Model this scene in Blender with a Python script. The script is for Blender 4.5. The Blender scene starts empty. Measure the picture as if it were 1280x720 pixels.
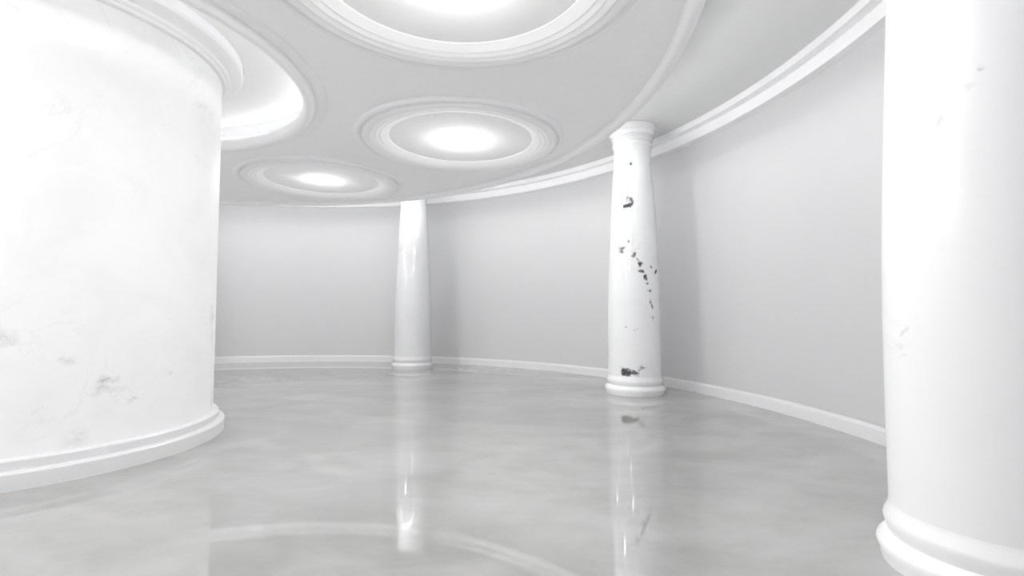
import bpy, bmesh, math, random
from mathutils import Vector

# ------------------------------------------------------------------ camera, light levels, exposure
S = 1.5                       # metres per unit of camera height
C = bpy.context.scene.collection
scn = bpy.context.scene
LAMP = 58.0                   # emission of the round ceiling lamps
POINT = 26.0                 # watts of each lamp's bulb
COVE_OUT = 32.0                # light strip behind the outer rim of the dropped ceiling
COVE_IN = 5.5                # light strip in the slot round the thick drum
WORLD = 0.0

cam = bpy.data.objects.new('camera', bpy.data.cameras.new('camera'))
C.objects.link(cam)
cam.location = (3.614 * S, -3.792 * S, 1.0 * S)
cam.rotation_euler = (math.pi / 2 + 0.0491, 0, 0)
cam.data.sensor_width = 36
cam.data.lens = 622.1 / 1280 * 36
cam.data.clip_start = 0.02
scn.camera = cam
w = bpy.data.worlds.new('world'); scn.world = w; w.use_nodes = True
w.node_tree.nodes['Background'].inputs[0].default_value = (1, 1, 1, 1)
w.node_tree.nodes['Background'].inputs[1].default_value = WORLD
scn.view_settings.view_transform = 'Standard'
scn.view_settings.look = 'None'
scn.view_settings.gamma = 1
scn.view_settings.use_curve_mapping = False
scn.view_settings.exposure = 0.34
scn.cycles.max_bounces = 14
scn.cycles.diffuse_bounces = 10
scn.cycles.glossy_bounces = 6
scn.cycles.sample_clamp_indirect = 8

# ------------------------------------------------------------------ plan of the room (units of camera height, floor at 0)
FL = 0.0
UD = 2.918        # underside of the dropped ceiling
UC = 3.36         # main ceiling
UI = 3.19         # soffit round the drum
RW = 6.436        # wall radius
RIM = 4.87

# ------------------------------------------------------------------ node helpers
class N:
    def __init__(s, name, rough=0.5, spec=0.5, coat=0.0, coat_rough=0.03):
        s.m = bpy.data.materials.new(name); s.m.use_nodes = True
        s.t = s.m.node_tree; s.b = s.t.nodes['Principled BSDF']
        s.b.inputs['Roughness'].default_value = rough
        s.b.inputs['Specular IOR Level'].default_value = spec
        s.b.inputs['Coat Weight'].default_value = coat
        s.b.inputs['Coat Roughness'].default_value = coat_rough
        s.co = s.n('ShaderNodeTexCoord').outputs['Object']
    def n(s, t, **k):
        x = s.t.nodes.new(t)
        for a, v in k.items(): setattr(x, a, v)
        return x
    def l(s, a, b): s.t.links.new(a, b)
    def put(s, sock, v):
        if isinstance(v, bpy.types.NodeSocket): s.l(v, sock)
        else: sock.default_value = v
    def math(s, op, a, b=0.0, clamp=False):
        x = s.n('ShaderNodeMath', operation=op, use_clamp=clamp)
        s.put(x.inputs[0], a); s.put(x.inputs[1], b); return x.outputs[0]
    def vscale(s, v, sc):
        x = s.n('ShaderNodeMapping'); s.l(v, x.inputs['Vector']); x.inputs['Scale'].default_value = sc; return x.outputs[0]
    def noise(s, scale, detail=5, rough=0.55, vec=None, dist=0.0):
        x = s.n('ShaderNodeTexNoise'); s.l(vec or s.co, x.inputs['Vector'])
        x.inputs['Scale'].default_value = scale; x.inputs['Detail'].default_value = detail
        x.inputs['Roughness'].default_value = rough; x.inputs['Distortion'].default_value = dist
        return x.outputs['Fac']
    def rng(s, v, a, b, c=0.0, d=1.0):
        x = s.n('ShaderNodeMapRange', interpolation_type='SMOOTHSTEP'); s.put(x.inputs[0], v)
        for i, q in enumerate((a, b, c, d)): x.inputs[i + 1].default_value = q
        return x.outputs[0]
    def mix(s, f, a, b):
        x = s.n('ShaderNodeMix', data_type='RGBA'); s.put(x.inputs[0], f)
        s.put(x.inputs[6], a); s.put(x.inputs[7], b); return x.outputs[2]
    def color(s, c): s.put(s.b.inputs['Base Color'], c); return s
    def spot(s, p, r, k=1.0, zs=1.0, warp=None):
        """soft patch round point p (object coordinates), radius r, stretched by zs in height"""
        v = s.n('ShaderNodeVectorMath', operation='SUBTRACT'); s.l(warp or s.co, v.inputs[0]); v.inputs[1].default_value = p
        m = s.n('ShaderNodeVectorMath', operation='MULTIPLY'); s.l(v.outputs[0], m.inputs[0]); m.inputs[1].default_value = (1 / r, 1 / r, 1 / (r * zs))
        q = s.n('ShaderNodeVectorMath', operation='LENGTH'); s.l(m.outputs[0], q.inputs[0])
        return s.rng(q.outputs['Value'], 1.0, 0.1, 0.0, k)

def g(v, a=None, b=None): return (v, v if a is None else a, v if b is None else b, 1)

def paint(name, c, rough=0.45, spec=0.3):
    m = N(name, rough, spec)
    f = m.rng(m.noise(3.0, 3), 0.35, 0.65)
    m.color(m.mix(f, tuple(x * 0.992 for x in c[:3]) + (1,), c)); return m.m

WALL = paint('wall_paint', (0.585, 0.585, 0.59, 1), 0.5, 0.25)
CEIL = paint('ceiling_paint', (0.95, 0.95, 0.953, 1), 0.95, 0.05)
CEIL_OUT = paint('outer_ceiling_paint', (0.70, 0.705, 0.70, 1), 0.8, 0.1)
CORNICE = paint('cornice_paint', (0.88, 0.88, 0.885, 1), 0.7, 0.2)
TRIM = paint('trim_gloss_paint', (0.72, 0.72, 0.725, 1), 0.3, 0.45)
PLASTER = paint('white_moulding_plaster', (0.92, 0.92, 0.925, 1), 0.9, 0.1)

def marble(name, base, patches, veins=0.10, rough=0.12, seed=0.0, dirt=0.0, coat=0.6, radius_at=None):
    """white marble: faint clouds; patches = (point, radius, strength, height stretch) of dark veining"""
    m = N(name, rough, 0.5, coat, 0.04)
    mp = m.n('ShaderNodeMapping'); m.l(m.co, mp.inputs['Vector']); mp.inputs['Location'].default_value = (seed, seed * .7, seed * .3)
    v = mp.outputs[0]
    cloud = m.rng(m.noise(1.3, 6, 0.6, v, 0.6), 0.45, 0.75, 0, veins)
    vein = m.math('ABSOLUTE', m.math('SUBTRACT', m.noise(1.1, 7, 0.62, v, 1.2), 0.5))
    vein = m.rng(vein, 0.02, 0.0, 0, 1)
    vein = m.math('MULTIPLY', vein, m.rng(m.noise(0.9, 2, 0.5, v), 0.52, 0.68, 0, veins * 1.5))
    dark = m.math('ADD', cloud, vein, True)
    col = m.mix(dark, base, (0.42, 0.42, 0.44, 1))
    if patches:
        wn = m.n('ShaderNodeTexNoise'); m.l(v, wn.inputs['Vector']); wn.inputs['Scale'].default_value = 7; wn.inputs['Detail'].default_value = 4
        sb = m.n('ShaderNodeVectorMath', operation='SUBTRACT'); m.l(wn.outputs['Color'], sb.inputs[0]); sb.inputs[1].default_value = (.5, .5, .5)
        sc = m.n('ShaderNodeVectorMath', operation='SCALE'); m.l(sb.outputs[0], sc.inputs[0]); sc.inputs['Scale'].default_value = 0.22
        ad = m.n('ShaderNodeVectorMath', operation='ADD'); m.l(sc.outputs[0], ad.inputs[0]); m.l(m.co, ad.inputs[1])
        acc = None
        for p, r, k, zs in patches:
            rr = radius_at(p[2]) if radius_at else 1.17 * S
            h = math.hypot(p[0], p[1]); p = (p[0] / h * rr, p[1] / h * rr, p[2])
            q = m.spot(p, r, k, zs, ad.outputs[0])
            acc = q if acc is None else m.math('MAXIMUM', acc, q)
        fine = m.noise(26 if dirt else 14, 6, 0.75, v, 1.5)
        hit = m.rng(m.math('ADD', m.math('MULTIPLY', acc, 0.45), fine), 0.71, 0.88) if dirt else m.math('MULTIPLY', acc, m.rng(fine, 0.3, 0.7))
        hit = m.math('MULTIPLY', hit, m.rng(acc, 0.02, 0.25)) if dirt else hit
        col = m.mix(hit, col, (0.03, 0.03, 0.035, 1) if dirt else (0.40, 0.40, 0.40, 1))
    return m.color(col).m

MB = (0.86, 0.86, 0.867, 1)
MG = (0.65, 0.655, 0.66, 1)
SHAFT = [(.331, .22), (.331, .6), (.329, 1.0), (.322, 1.3), (.308, 1.65), (.292, 2.0), (.277, 2.3), (.258, 2.6), (.243, 2.8), (.234, 2.95), (.231, 3.06)]
def shaft_radius(z):
    z /= S
    for (r0, z0), (r1, z1) in zip(SHAFT, SHAFT[1:]):
        if z <= z1: return (r0 + (r1 - r0) * max(0, z - z0) / (z1 - z0)) * S
    return SHAFT[-1][0] * S
M_PLAIN = marble('white_column_marble', MG, [((-0.30, -0.37, 3.2), 0.10, 0.5, 1.5), ((-0.44, -0.16, 0.45), 0.10, 0.6, 2.0)], 0.10, seed=3.1, radius_at=shaft_radius)
M_BLOT = marble('black_veined_column_marble', (0.80, 0.805, 0.81, 1), [
    ((-0.21, -0.35, 3.47), 0.20, 1.0, 0.55), ((-0.14, -0.38, 3.56), 0.17, .8, 0.8), ((-0.24, -0.38, 0.44), 0.20, 1.0, 0.75), ((-0.12, -0.44, 0.42), 0.20, .95, 0.5), ((0.0, -0.48, 0.50), 0.13, .7, 0.9),
    ((-0.27, -0.31, 2.66), 0.11, .8, 1.2), ((-0.18, -0.38, 2.80), 0.10, .75, 1.0), ((-0.10, -0.42, 2.55), 0.10, .85, 1.0), ((-0.05, -0.43, 2.45), 0.11, 1.0, 0.8), ((0.00, -0.44, 2.36), 0.11, 1.0, 0.8), ((0.04, -0.44, 2.26), 0.10, 1.0, 0.9),
    ((0.08, -0.43, 2.14), 0.09, 1.0, 1.1), ((0.12, -0.42, 2.02), 0.09, .95, 1.1), ((0.15, -0.42, 1.88), 0.08, .9, 1.3), ((0.21, -0.38, 2.38), 0.10, .8, 0.9), ((0.31, -0.33, 2.23), 0.12, .95, 0.8),
    ((0.19, -0.41, 1.66), 0.08, .75, 2.0), ((0.22, -0.40, 1.40), 0.08, .65, 2.0), ((-0.22, -0.34, 4.26), 0.07, .8, 0.5), ((-0.14, -0.36, 4.26), 0.07, .8, 0.5), ((-0.2, -0.40, 1.22), 0.08, .75, 0.5), ((-0.1, -0.45, 1.20), 0.07, .75, 0.5)], 0.16, seed=1.3, dirt=1, radius_at=shaft_radius)
M_NEAR = marble('faint_veined_column_marble', MB, [
    ((-0.30, -0.33, 2.80), 0.035, 1.0, 0.6), ((-0.34, -0.29, 2.70), 0.05, .3, 0.6), ((-0.40, -0.20, 2.56), 0.06, .45, 1.0), ((-0.425, -0.14, 2.49), 0.06, .55, 1.0),
    ((-0.44, -0.06, 2.42), 0.06, .5, .8), ((-0.447, 0.03, 2.33), 0.06, .4, 1.3), ((-0.48, 0.00, 1.39), 0.05, .55, .6),
    ((-0.475, 0.05, 1.32), 0.04, .4, 1.0), ((-0.48, 0.00, 1.25), 0.04, .5, .5)], 0.03, rough=0.3, coat=0.15, seed=8.2, radius_at=shaft_radius)
M_DRUM = marble('drum_marble', (0.88, 0.88, 0.882, 1), [
    ((1.54, -0.86, 0.85), 0.13, .9, .35), ((1.53, -0.87, 0.77), 0.17, .55, .5), ((1.36, -1.11, 1.08), 0.11, .45, .6), ((1.63, -0.66, 0.63), 0.09, .5, .5),
    ((1.41, -1.05, 0.33), 0.16, .35, .8), ((1.66, 0.55, 1.46), 0.11, .55, 1.6), ((1.66, 0.58, 1.2), 0.09, .4, 2.2), ((1.02, -1.43, 4.21), 0.10, .55, .5),
    ((1.75, 0.05, 3.95), 0.05, .6, .8), ((1.755, -0.04, 3.90), 0.03, .5, .8), ((1.71, -0.28, 0.85), 0.07, .4, .6), ((1.63, 0.66, 0.38), 0.12, .5, 2.2),
    ((1.06, -1.40, 1.27), 0.12, .35, .6), ((1.75, 0.0, 3.3), 0.12, .2, .5)], 0.09, rough=0.55, seed=5.5, coat=0.0)

def floor_mat():
    m = N('polished_grey_resin_floor', 0.6, 0.1, 1.0, 0.01)
    m.b.inputs['Coat IOR'].default_value = 3.0
    st = m.vscale(m.co, (0.55, 1.0, 1.0))
    a = m.rng(m.noise(0.55, 5, 0.55, st, 0.8), 0.35, 0.65)
    b = m.rng(m.noise(1.5, 7, 0.62, st, 0.5), 0.42, 0.72)
    c = m.rng(m.noise(3.2, 8, 0.7, st, 0.9), 0.60, 0.78)
    d = m.rng(m.noise(0.9, 3, 0.5, m.vscale(m.co, (.8, 1.1, 1)), 0.8), 0.5, 0.72)
    col = m.mix(a, (0.30, 0.30, 0.293, 1), (0.37, 0.367, 0.36, 1))
    col = m.mix(m.math('MULTIPLY', b, 0.5), col, (0.25, 0.25, 0.24, 1))
    col = m.mix(m.math('MULTIPLY', d, 0.4), col, (0.44, 0.436, 0.434, 1))
    col = m.mix(m.math('MULTIPLY', c, 0.4), col, (0.21, 0.207, 0.2, 1))
    m.color(col)
    m.b.inputs['Coat Weight'].default_value = 1.0
    return m.m
FLOOR = floor_mat()

def emit(name, k, c=(1, 1, 1, 1)):
    m = bpy.data.materials.new(name); m.use_nodes = True; t = m.node_tree
    b = t.nodes['Principled BSDF']; b.inputs['Base Color'].default_value = (.9, .9, .9, 1)
    b.inputs['Emission Color'].default_value = c; b.inputs['Emission Strength'].default_value = k
    return m
E_LAMP = emit('lamp_glow', LAMP)
E_OUT = emit('rim_strip_glow', COVE_OUT)
E_IN = emit('slot_strip_glow', COVE_IN)

# ------------------------------------------------------------------ geometry helpers (profiles in units, meshes in metres)
def obj(name, me, parent=None, kind=None):
    o = bpy.data.objects.new(name, me); C.objects.link(o)
    if parent is not None: o.parent = parent
    if kind: o['kind'] = kind
    return o

def lathe(name, prof, mat, parent=None, kind=None, segs=96, closed=True, sharp=28, mats=None, glow=()):
    """turn a profile of (radius, height); a closed profile makes a solid ring; points with radius 0 become one vertex"""
    bm = bmesh.new(); rings = []
    for r, z in prof:
        if r < 1e-6: rings.append([bm.verts.new((0, 0, z * S))])
        else: rings.append([bm.verts.new((r * S * math.cos(2 * math.pi * i / segs), r * S * math.sin(2 * math.pi * i / segs), z * S)) for i in range(segs)])
    n = len(rings); pairs = [(k, k + 1) for k in range(n - 1)] + ([(n - 1, 0)] if closed else [])
    for k, (a, b) in enumerate(pairs):
        A, B = rings[a], rings[b]
        for i in range(segs):
            j = (i + 1) % segs
            if len(A) == 1 and len(B) == 1: break
            if len(A) == 1: f = bm.faces.new((A[0], B[i], B[j]))
            elif len(B) == 1: f = bm.faces.new((A[i], B[0], A[j]))
            else: f = bm.faces.new((A[i], B[i], B[j], A[j]))
            f.smooth = True
            if k in glow: f.material_index = 1
    bmesh.ops.recalc_face_normals(bm, faces=bm.faces)
    for e in bm.edges:
        if len(e.link_faces) == 2 and e.calc_face_angle() > math.radians(sharp): e.smooth = False
    me = bpy.data.meshes.new(name); bm.to_mesh(me); bm.free()
    me.materials.append(mat)
    for x in (mats or []): me.materials.append(x)
    return obj(name, me, parent, kind)

def thing(name, loc, label, cat, group=None):
    o = bpy.data.objects.new(name, None); C.objects.link(o); o.location = loc; o.empty_display_size = .3
    o['label'] = label; o['category'] = cat
    if group: o['group'] = group
    return o

def arc(cr, cz, r, a0, a1, n=6, rz=None):
    rz = r if rz is None else rz
    return [(cr + r * math.cos(math.radians(a0 + (a1 - a0) * i / n)), cz + rz * math.sin(math.radians(a0 + (a1 - a0) * i / n))) for i in range(n + 1)]

# ------------------------------------------------------------------ the setting
lathe('floor', [(0, 0), (RW + .25, 0), (RW + .25, -.15), (0, -.15)], FLOOR, kind='structure', segs=256, closed=False)
lathe('wall_round', [(RW, -.0), (RW, UC + .02), (RW + .2, UC + .02), (RW + .2, 0)], WALL, kind='structure', segs=256)
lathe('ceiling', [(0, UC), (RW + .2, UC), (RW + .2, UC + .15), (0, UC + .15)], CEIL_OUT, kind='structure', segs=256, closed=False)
# dropped ceiling: a broad flat ring with a lip that hides the light strip
lathe('ceiling_dropped_ring', [(1.95, UD), (RIM - .04, UD), (RIM - .04, UD + .14), (RIM - .30, UD + .14), (RIM - .30, UC + .01), (2.02, UC + .01), (2.02, UD + .10), (1.95, UD + .10)],
      CEIL, kind='structure', segs=256)
lathe('ceiling_soffit', [(1.335, UI), (2.04, UI), (2.04, UC + .01), (1.335, UC + .01)], CEIL, kind='structure', segs=192)
lathe('trim_1', [(RW - .006, 0)] + [(RW - .036, 0), (RW - .036, .104), (RW - .030, .110), (RW - .022, .113), (RW - .018, .126), (RW - .006, .130)], TRIM, kind='structure', segs=256)
bpy.data.objects['trim_1'].name = 'baseboard_round'
lathe('trim_1', [(RW + .01, 3.160), (RW - .091, 3.166), (RW - .091, 3.286), (RW - .186, 3.286), (RW - .186, UC + .01), (RW + .01, UC + .01)], CORNICE, kind='structure', segs=256)
# rounded bead under the outer rim, and the two beads round the slot
RI = 4.755
c0 = (RI + RIM) / 2; hw = (RIM - RI) / 2
lathe('trim_2', [(RIM - .045, UD + .05)] + [(RIM, UD + .05)] + arc(c0, UD - .012, hw, 0, -180, 12, .048) + [(RI, UD + .004)], PLASTER, kind='structure', segs=256)
lathe('trim_3', [(2.048, UD + .004)] + arc(1.995, UD, .053, 0, -160, 6, .022) + [(1.938, UD - .006)] + arc(1.885, UD - .006, .052, 0, -180, 8, .056)
      + [(1.833, UD + .03), (1.86, UD + .07), (1.95, UD + .07)], PLASTER, kind='structure', segs=256)

# ------------------------------------------------------------------ light strips in the coves
t = lathe('light_strip', [(RIM - .036, UD + .055), (RIM - .025, UD + .055), (RIM + .022, UD + .10), (RIM - .036, UD + .13)], PLASTER, segs=160, mats=[E_OUT], glow=(1,))
t['label'] = 'long curved light strip tucked behind the outer rim of the dropped ceiling'; t['category'] = 'light strip'
t = lathe('light_strip', [(1.985, UD + .104), (1.985, UD + .14), (2.016, UD + .14), (2.016, UD + .104)], PLASTER, segs=128, mats=[E_IN], glow=(0,))
t['label'] = 'small circular light strip hidden in the ceiling slot round the thick marble drum'; t['category'] = 'light strip'

# ------------------------------------------------------------------ ceiling lights: moulded ring with a lamp in the middle
ORB = 3.4767
def ring_profile():
    u = UD
    return [(1.145, u + .002), (1.143, u - .018), (1.132, u - .032), (1.112, u - .038), (1.094, u - .034), (1.083, u - .022), (1.078, u - .006),
            (1.066, u - .006), (1.062, u - .040), (1.050, u - .048), (1.030, u - .050), (1.006, u - .044), (.985, u - .042), (.980, u - .045),
            (.930, u - .036), (.926, u - .038), (.880, u - .026), (.876, u - .028), (.830, u - .014), (.790, u - .004), (.785, u + .002)]
def ceiling_light(ang, label, group=None, power=1.0):
    a = math.radians(ang)
    t = thing('ceiling_light', (ORB * S * math.cos(a), ORB * S * math.sin(a), 0), label, 'ceiling light', group)
    lathe('moulded_ring', ring_profile(), PLASTER, t, segs=144)
    d = lathe('lamp_diffuser', [(.205, UD + .003)] + [(.205 * math.cos(x), UD - .030 * math.sin(x)) for x in [i * math.pi / 12 for i in range(1, 6)]] + [(0, UD - .030)], E_LAMP, t, segs=64, closed=False)
    L = bpy.data.lights.new('lamp_bulb', 'POINT'); L.energy = POINT * power; L.shadow_soft_size = 0.05 * S; L.use_soft_falloff = False
    lo = obj('lamp_bulb', L, t); lo.location = (0, 0, (UD - .08) * S)
    return t
ceiling_light(75.6, 'farthest white moulded ceiling ring with glowing lamp, nearest the plain slim column', power=.42)
ceiling_light(28.7, 'white moulded ceiling ring with glowing lamp, beside the top of the black veined column', power=.8)
ceiling_light(-18.9, 'largest nearest white moulded ceiling ring, cut off by the top edge of the picture', power=1.25)
UNSEEN = 'white moulded ceiling light in the part of the round room out of sight'
for k in range(5):
    ceiling_light((-65.5, -109.5, -153.5, 164.0, 123.0)[k], UNSEEN, 'ceiling lights out of sight', (2.4, 1.8, 1.0, .5, .35)[k])

# ------------------------------------------------------------------ columns
def column(ang, orb, mat, label, segs=72, group=None):
    a = math.radians(ang)
    t = thing('marble_column', (orb * S * math.cos(a), orb * S * math.sin(a), 0), label, 'column', group)
    lathe('base', [(0, 0), (.362, 0), (.366, .030), (.378, .062), (.372, .078), (.345, .108), (.338, .112), (.344, .130), (.352, .160), (.349, .176), (.335, .205), (.331, .225), (0, .225)],
          mat, t, segs=segs, closed=False, sharp=50)
    sh = [(0, .22)] + SHAFT + [(0, 3.06)]
    lathe('shaft', sh, mat, t, segs=segs, closed=False, sharp=50)
    lathe('capital', [(0, 3.05), (.232, 3.05), (.236, 3.10), (.249, 3.115), (.253, 3.130), (.249, 3.145), (.247, 3.165), (.255, 3.168), (.255, 3.186), (.249, 3.190), (.258, 3.194), (.258, 3.212),
                      (.252, 3.216), (.264, 3.220), (.264, 3.240), (.282, 3.262), (.286, 3.275), (.286, 3.296), (.299, 3.302), (.303, 3.314), (.303, UC - .002), (0, UC - .002)],
          mat, t, segs=segs, closed=False, sharp=24)
    return t
column(71.2, 5.60, M_PLAIN, 'slim white marble column farthest away, standing left of the black veined column')
column(26.1, 5.75, M_BLOT, 'white marble column with black blotches and a jagged black vein')
column(-18.7, 5.77, M_NEAR, 'huge near white marble column cropped by the right edge of the picture', 144)
column(116.2, 5.75, M_PLAIN, 'white marble column standing out of sight behind the thick drum')

# ------------------------------------------------------------------ thick marble drum in the middle
t = thing('marble_drum', (0, 0, 0), 'very thick white marble drum with faint grey smudges on the left side', 'column')
lathe('base', [(0, 0), (1.258, 0), (1.258, .092), (1.250, .101), (1.232, .104), (1.214, .106), (1.214, .156), (1.206, .165), (1.190, .168), (1.168, .168), (0, .168)], TRIM, t, segs=192, closed=False)
lathe('shaft', [(0, .16), (1.17, .16), (1.17, 3.02), (0, 3.02)], M_DRUM, t, segs=192, closed=False)
lathe('capital', [(0, 3.0), (1.172, 3.0), (1.196, 3.006), (1.206, 3.016), (1.206, 3.026), (1.218, 3.032), (1.230, 3.045), (1.230, 3.056), (1.250, 3.068), (1.29, 3.085), (1.318, 3.10), (1.331, 3.12), (1.331, UC - .004), (0, UC - .004)],
      PLASTER, t, segs=192, closed=False, sharp=24)
